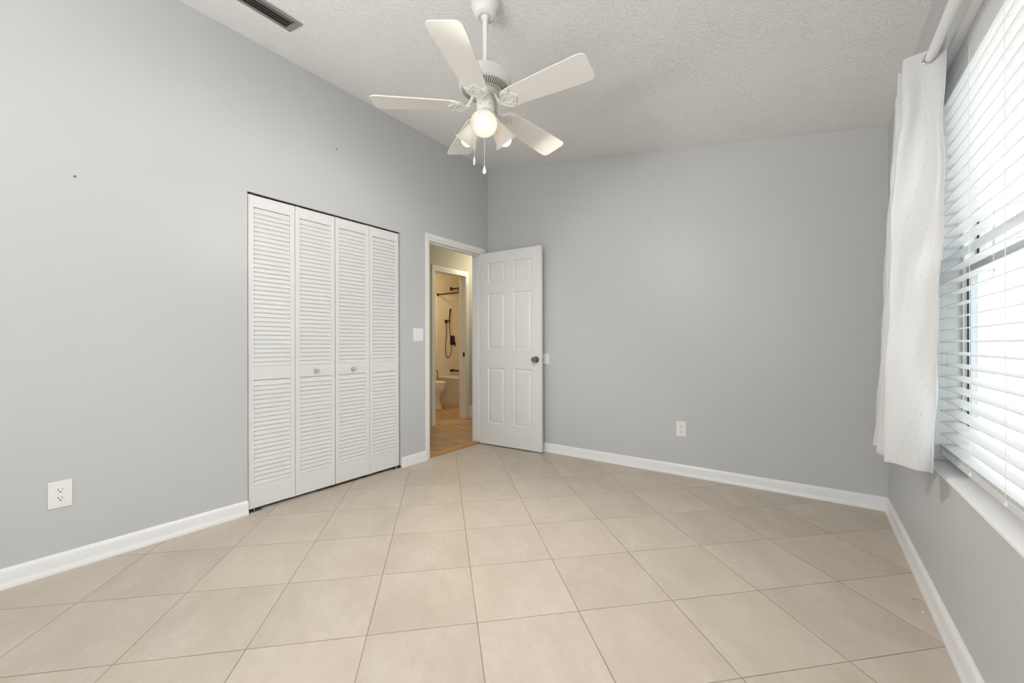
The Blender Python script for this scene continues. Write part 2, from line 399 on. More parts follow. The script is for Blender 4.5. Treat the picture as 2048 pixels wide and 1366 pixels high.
# jamb liner and stop
jx0, jx1 = XL-T-.002, XL+.002
b.box((jx0, DY0, 0), (jx1, DY0+.006, DZ)); b.box((jx0, DY1-.010, 0), (jx1, DY1, DZ)); b.box((jx0, DY0, DZ-.012), (jx1, DY1, DZ))
sx0, sx1 = XL-.075, XL-.042
b.box((sx0, DY0+.006, 0), (sx1, DY0+.017, DZ-.012)); b.box((sx0, DY1-.021, 0), (sx1, DY1-.010, DZ-.012)); b.box((sx0, DY0+.006, DZ-.024), (sx1, DY1-.010, DZ-.012))
t1 = struct(b.build('trim_1', M_trim, bevel=.0025), 'white casing and jamb around the open doorway', 'door frame')
b = MB(); b.box((XL-.040, DY0+.006, .885), (XL-.004, DY0+.0085, .945)); b.box((XL-.004, DY0+.0065, .892), (XL+.0125, DY0+.0095, .938)); b.build('strike_plate', M_steel, t1)
b = MB(); b.box((-2.952, DY0+.006, 0), (-2.880, DY1-.010, .013)); b.box((-2.880, DY0+.006, 0), (-2.866, DY1-.010, .006))
tag(b.build('threshold_strip', M_oak, bevel=.003), 'golden wooden threshold strip across the open doorway', 'threshold')
# ---------------------------------------------------------------- six panel door leaf
def door_leaf(w, h, th):
    b = MB()
    cols = [0, .115, w/2-.055, w/2+.055, w-.115, w]
    cols = [0, .103, .316, .422, .637, w]
    rows = [0, .223, .803, .999, 1.584, 1.706, 1.903, h]
    for side, y, sg in ((0, 0, 1), (1, th, -1)):
        for i in range(5):
            for j in range(7):
                xa, xb, za, zb = cols[i], cols[i+1], rows[j], rows[j+1]
                if i in (1,3) and j in (1,3,5):
                    rings = [(0,0),(.006,.007),(.012,.009),(.034,.0025),(.040,.0025)]
                    vs = []
                    for ins, dp in rings:
                        yy = y+sg*dp
                        vs += [(xa+ins,yy,za+ins),(xb-ins,yy,za+ins),(xb-ins,yy,zb-ins),(xa+ins,yy,zb-ins)]
                    fs = []
                    for r in range(len(rings)-1):
                        for k in range(4): fs.append((r*4+k, r*4+(k+1)%4, (r+1)*4+(k+1)%4, (r+1)*4+k))
                    m = (len(rings)-1)*4; fs.append((m,m+1,m+2,m+3))
                    b.add(vs, fs)
                else: b.add([(xa,y,za),(xb,y,za),(xb,y,zb),(xa,y,zb)], [(0,1,2,3)])
    for xa in (0, w):
        for j in range(7): b.add([(xa,0,rows[j]),(xa,th,rows[j]),(xa,th,rows[j+1]),(xa,0,rows[j+1])], [(0,1,2,3)])
    for za in (0, h):
        for i in range(5): b.add([(cols[i],0,za),(cols[i+1],0,za),(cols[i+1],th,za),(cols[i],th,za)], [(0,1,2,3)])
    return b
DW = .745
d1 = empty('door_1', (-2.850, 3.373, .012), math.radians(2.6), 'white six panel door standing open against the back wall', 'door', kind='structure')
b = door_leaf(DW, 2.012, .035)
lf = b.build('door_leaf', M_door, d1, smooth=12)
# weld
bm = bmesh.new(); bm.from_mesh(lf.data); bmesh.ops.remove_doubles(bm, verts=bm.verts, dist=1e-5); bmesh.ops.recalc_face_normals(bm, faces=bm.faces)
for f in bm.faces: f.smooth = False
bm.to_mesh(lf.data); bm.free()
KZ = .900
def knobprof(): return [(.0,.0),(.031,.0),(.032,.004),(.027,.010),(.014,.013),(.011,.022),(.013,.030),(.022,.036),(.0265,.044),(.0265,.052),(.021,.060),(.012,.063),(.0,.063)]
b = MB(); b.lathe(knobprof(), 32, axis_T((DW-.056, 0, KZ), (0,-1,0))); kn = b.build('door_knob', M_brass, d1)
b = MB(); b.box((DW-.0595, -.0645, KZ-.004), (DW-.0525, -.0625, KZ+.004)); b.build('thumb_turn', M_slot, kn)
b = MB(); b.lathe(knobprof(), 32, axis_T((DW-.056, .035, KZ), (0,1,0))); b.build('door_knob', M_brass, d1)
b = MB(); b.box((DW-.0005, .006, KZ-.029), (DW+.0015, .029, KZ+.029)); lp = b.build('latch_plate', M_trim, d1, bevel=.0005)
b = MB(); b.box((DW+.001, .012, KZ+.010), (DW+.0022, .022, KZ+.020)); b.box((DW+.001, .012, KZ-.022), (DW+.0022, .022, KZ-.008)); b.build('latch_hole', M_slot, lp)
b = MB(); b.box((DW+.001, .012, KZ-.006), (DW+.010, .022, KZ+.007)); b.build('latch_bolt', M_nick, lp, bevel=.001)
for hz in (.22, 1.0, 1.80):
    b = MB(); b.tube([(-.004, .037, hz-.045), (-.004, .037, hz+.045)], .0055, 10); b.build('hinge', M_trim, d1)

# ---------------------------------------------------------------- closet
b = MB(); cx = XL-.62
b.box((cx-.05, CY0-.3, 0), (cx, CY1+.2, 2.5)); b.box((cx, CY0-.35, 0), (XL-T, CY0-.30, 2.5)); b.box((cx, CY1+.20, 0), (XL-T, CY1+.25, 2.5)); b.box((cx, CY0-.35, 2.45), (XL-T, CY1+.25, 2.5)); b.box((cx, CY0-.35,-.05), (XL-.02, CY1+.25, -.001))
struct(b.build('wall_closet', M_wall), 'closet interior behind the louvered doors', 'closet wall')
b = MB(); b.box((XL-.050, CY0, CZ-.010), (XL-.022, CY1, CZ)); b.box((XL-.050, CY0, CZ-.02), (XL-.047, CY1, CZ)); b.box((XL-.025, CY0, CZ-.02), (XL-.022, CY1, CZ))
tk = struct(b.build('trim_2', M_steel), 'metal top track of the folding closet doors', 'door track')
PT = .028
def bifold(name, y0, y1, knob_panel, label, hinge_left):
    e = empty(name, (XL-.012, y0, .020), 0, label, 'closet door', kind='structure')
    pw = (y1-y0-.003)/2
    H = 1.995; fold = .004
    for k in range(2):
        b = MB(); a = k*(pw+.003); c = a+pw; st = .031
        # local x: depth (0 front .. -PT), y along wall, z up
        b.box((-PT,a,0),(0,a+st,H)); b.box((-PT,c-st,0),(0,c,H))
        for z0, z1 in ((0,.142),(.815,.902),(1.921,H)): b.box((-PT+.004,a+st,z0),(-.003,c-st,z1))
        def louv(z0, z1, n):
            p = (z1-z0)/n
            for i in range(n):
                zz = z0+i*p
                vs = []
                for yy in (a+st-.001, c-st+.001):
                    vs += [(-.0030,yy,zz+.0012),(-.0028,yy,zz+.0040),(-.0120,yy,zz+p+.0065),(-.0160,yy,zz+p+.005)]
                b.add(vs, [(0,1,5,4),(1,2,6,5),(2,3,7,6),(3,0,4,7),(0,3,2,1),(4,5,6,7)])
        louv(.142, .806, 23); louv(.902, 1.912, 35)
        pn = b.build('door_leaf', M_louv, e, bevel=0)
        if k == knob_panel:
            kb = MB(); yk = (a+c)/2
            kb.lathe([(0,0),(.013,0),(.013,.002),(.007,.005),(.006,.011),(.010,.014),(.0145,.019),(.0145,.025),(.010,.029),(0,.030)], 12, axis_T((-.003, yk, .853), (1,0,0)))
            ko = kb.build('door_knob', M_cryst, pn)
            kb = MB(); kb.lathe([(0,0),(.015,0),(.015,.0018),(0,.0025)], 20, axis_T((-.003, yk, .853), (1,0,0))); kb.build('knob_rosette', M_nick, pn)
    return e
bifold('door_2', 1.134, 1.720, 1, 'left pair of white louvered folding closet doors', True)
bifold('door_3', 1.7245, 2.3085, 0, 'right pair of white louvered folding closet doors', False)
for nm, ya, yb in (('left', CY0+.002, CY0+.085), ('right', CY1-.075, CY1-.002)):
    b = MB(); b.box((XL-.035, ya, .0), (XL+.004, yb, .003)); yw = ya if nm == 'left' else yb-.003
    b.box((XL-.035, yw, .0), (XL+.004, yw+.003, .02))
    for q in range(3): b.box((XL-.028, ya+.018+q*.018, .003), (XL-.004, ya+.022+q*.018, .007))
    ym = (ya+yb)/2; b.lathe([(0,0),(.004,0),(.004,.018),(0,.018)], 10, TR((XL-.018, ym, .0)))
    tag(b.build('floor_pivot_bracket', M_steel), 'small zinc floor bracket at the %s foot of the folding closet doors' % nm, 'bracket')

# ---------------------------------------------------------------- window
e = empty('window_1', (XR+.10, 1.47, WZ0), 0, 'window in the right wall behind white blinds', 'window', kind='structure')
def wbox(name, mat, boxes, par, bevel=.002):
    b = MB()
    for p, q in boxes: b.box(p, q)
    o = b.build(name, mat, None, bevel=bevel); o.parent = par
    o.matrix_parent_inverse = Matrix.Translation(-Vector(par.location)); return o
fx0, fx1 = XR+.085, XR+RT
wbox('window_frame', M_wframe, [((fx0,WY1-.042,WZ0),(fx1,WY1,WZ1)),((fx0,WY0,WZ0),(fx1,WY0+.055,WZ1)),((fx0,WY0+.055,WZ0),(fx1,WY1-.055,WZ0+.05)),((fx0,WY0+.055,WZ1-.05),(fx1,WY1-.055,WZ1)),
   ((fx0,1.44,WZ0+.05),(fx1,1.50,WZ1-.05))], e)
MRZ = 1.345
for (ya, yb) in ((1.50, WY1-.042), (WY0+.055, 1.44)):
    s1 = wbox('lower_sash', M_frame, [((fx0+.012,yb-.014,WZ0+.05),(fx0+.034,yb,MRZ)),((fx0+.012,ya,WZ0+.05),(fx0+.034,ya+.022,MRZ)),((fx0+.012,ya+.022,WZ0+.05),(fx0+.034,yb-.022,WZ0+.085)),((fx0+.008,ya,MRZ-.014),(fx0+.034,yb,MRZ+.016))], e)
    s2 = wbox('upper_sash', M_frame, [((fx0+.036,yb-.012,MRZ),(fx0+.056,yb,WZ1-.05)),((fx0+.036,ya,MRZ),(fx0+.056,ya+.020,WZ1-.05)),((fx0+.036,ya+.020,WZ1-.08),(fx0+.056,yb-.020,WZ1-.05)),((fx0+.036,ya+.02,MRZ-.012),(fx0+.056,yb-.02,MRZ+.014))], e)
    for s, xa, xb, z0, z1, o1 in ((s1, fx0+.008, fx0+.013, WZ0+.05, MRZ-.014, .006), (s2, fx0+.034, fx0+.037, MRZ+.014, WZ1-.05, .006)):
        b = MB(); b.box((xa, yb-.005, z0), (xb, yb, z1)); b.box((xa, yb-.016, z0), (xb, yb-.011, z1)); o = b.build('gasket', M_gask); o.parent = s
    for nm, s, xx, z0, z1 in (('window_pane', s1, fx0+.022, WZ0+.085, MRZ-.014), ('window_pane', s2, fx0+.046, MRZ+.014, WZ1-.08)):
        b = MB(); b.box((xx,ya+.02,z0),(xx+.003,yb-.02,z1)); o = b.build(nm, M_glass); o.parent = s
# sill with rounded nose, soffit / jamb returns are the wall; painted white liner
b = MB()
prof = [(XR+.09,WZ0-.012),(XR-.003,WZ0-.012)]+[(XR-.003-.010*math.sin(a)*1.0, WZ0-.002-.010*math.cos(a)+.0) for a in [i*PI/8 for i in range(0,9)]]+[(XR+.002,WZ0+.010),(XR+.09,WZ0+.012)]
n = len(prof); vs = [(x,WY0-.0,z) for x,z in prof]+[(x,WY1-.0005,z) for x,z in prof]
b.add(vs, [(i,(i+1)%n,n+(i+1)%n,n+i) for i in range(n)]+[tuple(range(n))[::-1], tuple(range(n,2*n))])
struct(b.build('trim_3', M_sill, smooth=60), 'white window sill with a rounded front edge', 'window sill')
b = MB(); b.box((XR+.0005, WY1-.006, WZ0+.012), (XR+.085, WY1, WZ1)); b.box((XR+.0005, WY0, WZ1-.0015), (XR+.085, WY1-.006, WZ1)); b.box((XR+.0005, WY0, WZ0+.012), (XR+.085, WY0+.006, WZ1-.0015))
struct(b.build('trim_4', M_sill), 'white painted lining of the window recess', 'window lining')
# blinds
bl = empty('window_blind', (XR+.05, 1.47, WZ1-.01), 0, 'white horizontal slat blind hanging in the window recess', 'blind')
def wpart(mb, name, mat, par, **kw):
    o = mb.build(name, mat, None, **kw); o.parent = par; o.matrix_parent_inverse = Matrix.Translation(-Vector(par.location)); return o
BY0, BY1 = WY0+.012, WY1-.014
b = MB(); b.box((XR+.030, BY0, WZ1-.006), (XR+.037, BY1, WZ1-.012)); 
vp = [(XR+.030,WZ1-.104),(XR+.030,WZ1-.094),(XR+.033,WZ1-.088),(XR+.033,WZ1-.030),(XR+.029,WZ1-.024),(XR+.029,WZ1-.005),(XR+.040,WZ1-.005),(XR+.040,WZ1-.104)]
n = len(vp); b = MB(); b.add([(x,BY0,z) for x,z in vp]+[(x,BY1,z) for x,z in vp], [(i,(i+1)%n,n+(i+1)%n,n+i) for i in range(n)]+[tuple(range(n))[::-1], tuple(range(n,2*n))])
wpart(b, 'valance', M_blind, bl)
b = MB(); b.box((XR+.042, BY0, WZ1-.055), (XR+.082, BY1, WZ1-.004)); wpart(b, 'headrail', M_plast, bl, bevel=.002)
b = MB(); SX0, SX1 = XR+.022, XR+.072
z = 1.065+.046*20; zs = []
while z > .68: zs.append(z); z -= .046
for z in zs:
    if z > WZ1-.075: continue
    # slat cross-section, room side slightly lower, gentle crown
    k = 6; vs = []; fs = []
    for yy in (BY0, BY1):
        for i in range(k+1):
            t = i/k; x = SX0+(SX1-SX0)*t; zz = z+.0065*t+.0018*(1-(2*t-1)**2)
            vs.append((x,yy,zz)); vs.append((x,yy,zz+.0026))
    m = 2*(k+1)
    for i in range(k):
        a = 2*i; fs += [(a,a+2,m+a+2,m+a),(a+1,m+a+1,m+a+3,a+3),(a,a+1,a+3,a+2),(m+a,m+a+2,m+a+3,m+a+1)]
    fs += [(0,m,m+1,1),(2*k,2*k+1,m+2*k+1,m+2*k)]
    b.add(vs, fs)
wpart(b, 'slats', M_blind, bl, smooth=40)
b = MB(); b.box((SX0, BY0, .616), (SX1, BY1, .641)); wpart(b, 'bottom_rail', M_blind, bl, bevel=.004)
b = MB(); b.box((SX0+.001, BY0, .645), (SX1, BY1, .648)); b.box((SX0+.001, BY0, .652), (SX1, BY1, .655)); wpart(b, 'stacked_slats', M_blind, bl)
for yy in (2.30, 1.98, 1.675, 1.37, 1.06, .75):
    b = MB()
    for xx in (SX0-.0015, SX1+.0015):
        b.tube([(xx, yy, .63), (xx, yy, WZ1-.07)], .0009, 6)
    for z in zs:
        if z > WZ1-.075: continue
        b.tube([(SX0-.0015, yy+.004, z-.0015), (SX1+.0015, yy+.004, z+.005)], .0005, 4)
    wpart(b, 'ladder_cord', M_cord, bl)
    b = MB(); b.lathe([(0,0),(.008,0),(.008,.0015),(.004,.004),(0,.0045)], 14, axis_T((SX0, yy, .628), (-1,0,0))); wpart(b, 'cord_button', M_plast, bl)

# ---------------------------------------------------------------- curtain rod and curtain
RXX, RZZ, RR = .360, 2.097, .0158
rd = empty('curtain_rod', (RXX, 1.4, RZZ), 0, 'white fluted curtain rod above the window', 'curtain rod')
b = MB(); nfl = 72; vs = []; fs = []
for yy in (.30, 2.62):
    for i in range(nfl):
        a = 2*PI*i/nfl; r = RR*(1-.045*(0.5-0.5*math.cos(a*18))); vs.append((RXX+r*math.cos(a), yy, RZZ+r*math.sin(a)))
fs = [(i,(i+1)%nfl,nfl+(i+1)%nfl,nfl+i) for i in range(nfl)]+[tuple(range(nfl))[::-1], tuple(range(nfl,2*nfl))]
b.add(vs, fs); wpart(b, 'rod', M_trim, rd, smooth=60)
for yy, s in ((2.62, 1), (.30, -1)):
    b = MB(); b.lathe([(.0,0),(.016,0),(.018,.006),(.012,.010),(.014,.014),(.024,.026),(.024,.036),(.014,.048),(0,.052)], 20, axis_T((RXX, yy, RZZ), (0,s,0))); wpart(b, 'finial', M_trim, rd)
for yy in (2.585, .35):
    b = MB(); b.box((RXX-.012, yy-.008, RZZ-.024), (XR, yy+.008, RZZ-.0155)); b.box((XR-.006, yy-.012, RZZ-.06), (XR, yy+.012, RZZ+.03)); wpart(b, 'bracket', M_trim, rd, bevel=.002)
topk = [(.386,2.02),(.372,2.085),(.288,2.128),(.392,2.195),(.288,2.225),(.394,2.285),(.300,2.325),(.394,2.380),(.306,2.425),(.388,2.48)]
midk = [(.378,2.065),(.366,2.095),(.250,2.140),(.384,2.220),(.262,2.300),(.388,2.335),(.268,2.390),(.388,2.430),(.272,2.470),(.380,2.50)]
botk = [(.356,2.075),(.350,2.092),(.234,2.165),(.372,2.255),(.236,2.375),(.382,2.405),(.240,2.480),(.384,2.500),(.250,2.54),(.380,2.56)]
def catmull(P, per):
    out = []; n = len(P)
    for i in range(n-1):
        p0 = P[max(i-1,0)]; p1 = P[i]; p2 = P[i+1]; p3 = P[min(i+2,n-1)]
        for j in range(per):
            t = j/per
            q = [.5*((2*p1[k])+(-p0[k]+p2[k])*t+(2*p0[k]-5*p1[k]+4*p2[k]-p3[k])*t*t+(-p0[k]+3*p1[k]-3*p2[k]+p3[k])*t**3) for k in range(2)]
            out.append(q)
    out.append(list(P[-1])); return out
per = 20
ct, cm, cb_ = catmull(topk, per), catmull(midk, per), catmull(botk, per)
NU = len(ct)
zt_, zm_, zb_ = 2.130, 1.30, .588
rows = [zt_-.004*i for i in range(18)]; z = rows[-1]-.012
while z > zb_+.006: rows.append(z); z -= .0125
rows.append(zb_)
bm = bmesh.new(); grid = []; uvl = bm.loops.layers.uv.new('UVMap')
arc = [0.]
for i in range(1, NU): arc.append(arc[-1]+math.dist(cm[i], cm[i-1]))
info = {}
for z in rows:
    line = []
    t = (zt_-z)/(zt_-zb_); tm = (zt_-zm_)/(zt_-zb_)
    if t < tm: s = t/tm; A_, B_ = ct, cm
    else: s = (t-tm)/(1-tm); A_, B_ = cm, cb_
    s2 = s if t >= tm else s*s*(3-2*s)*.35+s*.65
    for i in range(NU):
        x = A_[i][0]*(1-s2)+B_[i][0]*s2; y = A_[i][1]*(1-s2)+B_[i][1]*s2
        u = arc[i]; amp = min(1, t*6)*min(1, 1.0)
        y += amp*(.013*math.sin(u*52+z*1.6)*(.55+.45*math.sin(z*3.1+.7)) + .008*math.sin(u*24-z*6.1+1.) + .004*math.sin(u*65+z*11) + .005*math.sin(z*17+u*30)*math.exp(-((z-1.45)/.25)**2))
        x += amp*(.003*math.sin(z*9+u*17)+.002*math.sin(z*23+u*5))
        zz = z
        if z == zb_: zz = z+.010*math.sin(u*9+.4)
        # header sags a little between grommets
        if t < .05: zz -= .004*(1-math.cos(u*40))*.5*(1-t/.05)
        x = min(x, XR-.004)
        v = bm.verts.new((x, y, zz)); line.append(v); info[v] = (u, z-zb_)
    grid.append(line)
for j in range(len(rows)-1):
    for i in range(NU-1):
        q = (grid[j][i], grid[j][i+1], grid[j+1][i+1], grid[j+1][i])
        c = (q[0].co+q[1].co+q[2].co+q[3].co)/4
        if math.hypot(c.x-RXX, c.z-RZZ) < .0205: continue
        f = bm.faces.new(q); f.smooth = True
        for lp_, v in zip(f.loops, q): lp_[uvl].uv = info[v]
bmesh.ops.delete(bm, geom=[v for v in bm.verts if not v.link_faces], context='VERTS')
me = bpy.data.meshes.new('curtain_panel'); bm.to_mesh(me); bm.free(); me.materials.append(M_curt)
cu = empty('curtain', (.33, 2.25, zt_), 0, 'white embroidered grommet curtain hanging folded beside the window', 'curtain')
cp = bpy.data.objects.new('curtain_panel', me); COL.objects.link(cp); cp.parent = cu; cp.matrix_parent_inverse = Matrix.Translation(-Vector(cu.location))
md = cp.modifiers.new('solid', 'SOLIDIFY'); md.thickness = .0012; md.offset = 0
# grommets where the top line crosses the rod
cross = []
for i in range(NU-1):
    if (ct[i][0]-RXX)*(ct[i+1][0]-RXX) < 0: cross.append(i)
for i in cross:
    p, q = ct[i], ct[i+1]; tt = (RXX-p[0])/(q[0]-p[0]); y = p[1]+(q[1]-p[1])*tt
    a, c = ct[max(i-3,0)], ct[min(i+4,NU-1)]; d = Vector((c[0]-a[0], c[1]-a[1], 0)).normalized()
    if abs(d.x) < .25: continue
    b = MB(); ring = [Vector((RXX, y, RZZ)) + (d*math.cos(2*PI*k/32) + Vector((0,0,1))*math.sin(2*PI*k/32))*.0235 for k in range(32)]
    b.tube(ring, .0032, 8, closed=True); wpart(b, 'grommet', M_nick, cu)

# ================================================================ ceiling fan
FX, FY = -1.264, 1.538
CZF = zc(FX)
fan = empty('ceiling_fan', (FX, FY, CZF), 0, 'white five blade ceiling fan with three glass lamp shades', 'ceiling fan')
def fpart(mb, name, mat, par=None, **kw):
    o = mb.build(name, mat, None, **kw); o.parent = par or fan
    if par is None: o.matrix_parent_inverse = Matrix.Translation(-Vector(fan.location))
    return o
B0 = TR((FX, FY, 0))
b = MB(); b.lathe([(0,CZF+.03),(.068,CZF+.03),(.069,CZF-.030),(.066,CZF-.040),(.061,CZF-.044),(.060,CZF-.058),(.050,CZF-.078),(.034,CZF-.085),(.030,CZF-.080),(.0,CZF-.078)], 40, B0)
fpart(b, 'canopy', M_fan)
b = MB(); b.lathe([(0,CZF-.070),(.018,CZF-.072),(.021,CZF-.085),(.0135,CZF-.098),(.0125,CZF-.105),(.0125,2.375),(0,2.375)], 24, B0); fpart(b, 'down_rod', M_fan)
MT = 2.405; 
b = MB(); b.lathe([(0,MT-.018),(.020,MT-.018),(.024,MT-.026),(.060,MT-.030),(.095,MT-.038),(.116,MT-.052),(.126,MT-.070),(.127,MT-.100),(.1235,MT-.108),(.1235,MT-.112),(.120,MT-.118),(.076,MT-.134),(.070,MT-.130),(.0,MT-.130)], 64, B0)
mo = fpart(b, 'motor_housing', M_fan)
b = MB()
for k in range(60):
    a = 2*PI*k/60
    Tk = B0 @ Matrix.Rotation(a, 4, 'Z')
    sl = (MT-.134-(MT-.118))/(.076-.120)
    r0, r1 = .082, .114
    zz = lambda r: MT-.118+(r-.120)*sl
    b.add([(r0,-.0017,zz(r0)-.0012),(r1,-.0017,zz(r1)-.0012),(r1,.0017,zz(r1)-.0012),(r0,.0017,zz(r0)-.0012),(r0,-.0017,zz(r0)+.002),(r1,-.0017,zz(r1)+.002),(r1,.0017,zz(r1)+.002),(r0,.0017,zz(r0)+.002)],
          [(0,3,2,1),(4,5,6,7),(0,1,5,4),(1,2,6,5),(2,3,7,6),(3,0,4,7)], Tk)
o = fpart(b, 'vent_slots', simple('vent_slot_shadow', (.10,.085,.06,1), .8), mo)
b = MB(); b.lathe([(0,MT-.128),(.066,MT-.130),(.068,MT-.146),(.060,MT-.152),(0,MT-.152)], 40, B0); fpart(b, 'flywheel', M_fan)
b = MB(); b.lathe([(0,MT-.150),(.041,MT-.150),(.043,MT-.156),(.043,MT-.212),(.040,MT-.222),(.036,MT-.226),(.034,MT-.262),(.030,MT-.272),(0,MT-.276)], 40, B0)
sh = fpart(b, 'switch_housing', M_fan)
for a in (-1.5, -.4, .8):
    b = MB(); b.lathe([(0,0),(.0035,0),(.0035,.002),(0,.003)], 10, axis_T((FX+.043*math.cos(a), FY+.043*math.sin(a), MT-.205), (math.cos(a), math.sin(a), 0))); fpart(b, 'housing_screw', M_nick, sh)

# blades
ZB = 2.204; PITCH = -.179
base = 3.846
adj = [(0,0),(0,.008),(0,.010),(math.radians(4.5),-.026),(math.radians(-1.2),.0)]
def bladepoly():
    r0, r1 = .118, .533; P = []
    def w(r): t = (r-r0)/(r1-r0); return .051+(.0745-.051)*min(1, t*1.15)**.8
    n = 14
    side = [(r0+.012, .040)]+[(r0+.02+(r1-.028-r0-.02)*i/n, w(r0+.02+(r1-.028-r0-.02)*i/n)) for i in range(n+1)]
    cor = [(r1-.028+.028*math.sin(a), .0745-.028+.028*math.cos(a)) for a in [PI/2*i/6 for i in range(1,7)]]
    up = side+cor
    return up+[(x,-y) for x,y in up[::-1]]
for k in range(5):
    th = base+k*2*PI/5+adj[k][0]; drop = adj[k][1]
    tilt = -drop/.45
    Tb = TR((FX, FY, ZB)) @ Matrix.Rotation(th, 4, 'Z') @ Matrix.Rotation(tilt, 4, 'Y')
    Tp = Tb @ Matrix.Rotation(PITCH, 4, 'X')
    b = MB(); b.prism(bladepoly(), 0, .006, Tp); bo = fpart(b, 'blade', M_blade, bevel=.0015)
    # ornate blade iron under the blade
    b = MB()
    out = [(.128,.010),(.150,.014),(.160,.030),(.168,.050),(.184,.056),(.198,.052),(.204,.058),(.216,.056),(.212,.044),(.204,.036),(.208,.026),(.220,.022),(.226,.012),(.236,.0)]
    out = [(x-.056, y) for x, y in out]; poly = out+[(x,-y) for x,y in out[::-1][1:]]
    b.prism(poly, -.005, -.0003, Tp)
    for s in (1,-1):
        b.tube([(0.084,s*.006,-.006),(0.100,s*.020,-.008),(0.116,s*.042,-.007),(0.134,s*.047,-.007),(0.143,s*.038,-.007),(0.136,s*.030,-.007),(0.128,s*.035,-.007)], .0032, 8, Tp)
        b.tube([(0.094,s*.004,-.006),(0.120,s*.018,-.007),(0.140,s*.020,-.007),(0.150,s*.010,-.007),(0.142,s*.004,-.007)], .0028, 8, Tp)
        b.tube([(0.148,s*.054,-.006),(0.153,s*.046,-.006),(0.148,s*.034,-.006),(0.160,s*.020,-.006),(0.174,s*.002,-.006)], .0022, 8, Tp)
    for x, y in ((.124,.0),(.149,.040),(.149,-.040)): b.lathe([(0,-.008),(.004,-.0075),(.0045,-.004),(0,-.004)], 10, Tp @ TR((x,y,0)))
    # arm from flywheel
    dz = MT-.146-ZB
    arm = [(.046,0,dz-.004),(.058,0,dz-.010),(.067,0,dz-.026),(.073,0,.016),(.082,0,.002),(.098,0,-.004)]
    for s in (1,-1):
        b.tube([(x, s*(.013-.006*min(1,(x-.04)/.06)), z) for x,_,z in arm], [.006,.006,.0065,.0065,.006,.004], 8, TR((FX,FY,ZB)) @ Matrix.Rotation(th,4,'Z'))
    b.box((.040,-.020,dz-.010),(.066,.020,dz-.002), TR((FX,FY,ZB)) @ Matrix.Rotation(th,4,'Z'))
    fpart(b, 'blade_iron', M_fan, smooth=40)
# lamps
camaz = math.atan2(-FY, -FX)
LAMPP = []
for k, da in enumerate((-.06, 2.03, -2.16)):
    az = camaz+da
    rd_ = Vector((math.cos(az), math.sin(az), 0)); ax = (rd_*math.sin(math.radians(40)) - Vector((0,0,1))*math.cos(math.radians(40))).normalized()
    p0 = Vector((FX, FY, MT-.240)) + rd_*.030
    b = MB(); b.tube([Vector((FX,FY,MT-.232)), p0, p0+ax*.022], [.009,.009,.010], 12); b.lathe([(0,.010),(.020,.012),(.026,.020),(.027,.040),(.025,.044),(0,.044)], 28, axis_T(p0, ax)); lh = fpart(b, 'lamp_holder', M_fan)
    pr = [(.024,.040),(.0275,.048),(.034,.062),(.039,.080),(.043,.100),(.049,.118),(.060,.132),(.0625,.136)]
    inner = [(r-.0025, z+.001) for r, z in pr[::-1]]
    b = MB(); vs = []; prof2 = pr+inner; n = 40; fs = []
    for r, z in prof2:
        for q in range(n): vs.append((r*math.cos(2*PI*q/n), r*math.sin(2*PI*q/n), z))
    for i in range(len(prof2)-1):
        for q in range(n): a = i*n+q; c = i*n+(q+1)%n; fs.append((a,c,c+n,a+n))
    b.add(vs, fs, axis_T(p0, ax)); so = fpart(b, 'lamp_shade', M_shade, smooth=50)
    b = MB(); b.lathe([(.0,.048),(.013,.050),(.014,.060),(.022,.074),(.0285,.092),(.0315,.108),(.0315,.122),(.027,.137),(.018,.147),(.009,.151),(0,.152)], 32, axis_T(p0, ax)); fpart(b, 'light_bulb', M_bulb, smooth=60)
    sp = bpy.data.lights.new('fan_bulb_light', 'SPOT'); sp.energy = FAN_LAMP; sp.color = (1,.95,.88); sp.spot_size = math.radians(168); sp.spot_blend = .5; sp.shadow_soft_size = .02
    spo = bpy.data.objects.new('fan_bulb_light', sp); COL.objects.link(spo); spo.matrix_world = axis_T(p0+ax*.172, -ax)
# pull chains
def chain(x, y, z0, z1, fob, name='pull_chain'):
    b = MB(); z = z0
    while z > z1: b.lathe([(0,.0016),(.0012,.001),(.0016,0),(.0012,-.001),(0,-.0016)], 6, TR((x,y,z))); z -= .0036
    b.tube([(x,y,z0),(x,y,z1)], .0006, 5)
    c = fpart(b, name, M_plast)
    b = MB(); b.lathe(fob, 16, TR((x,y,z1))); fpart(b, 'chain_fob', M_plast, c)
side = Vector((R.x, R.y, 0))
c1 = Vector((FX,FY,0)) - side*.054 - F*.0; c2 = Vector((FX,FY,0)) - side*.004 - F*.02
chain(c1.x, c1.y, MT-.235, 1.962, [(0,.002),(.003,0),(.006,-.010),(.0058,-.020),(.0048,-.024),(.0048,-.036),(0,-.036)])
chain(c2.x, c2.y, MT-.255, 1.912, [(0,.002),(.0025,0),(.005,-.010),(.0095,-.026),(.009,-.032),(.006,-.037),(0,-.037)])

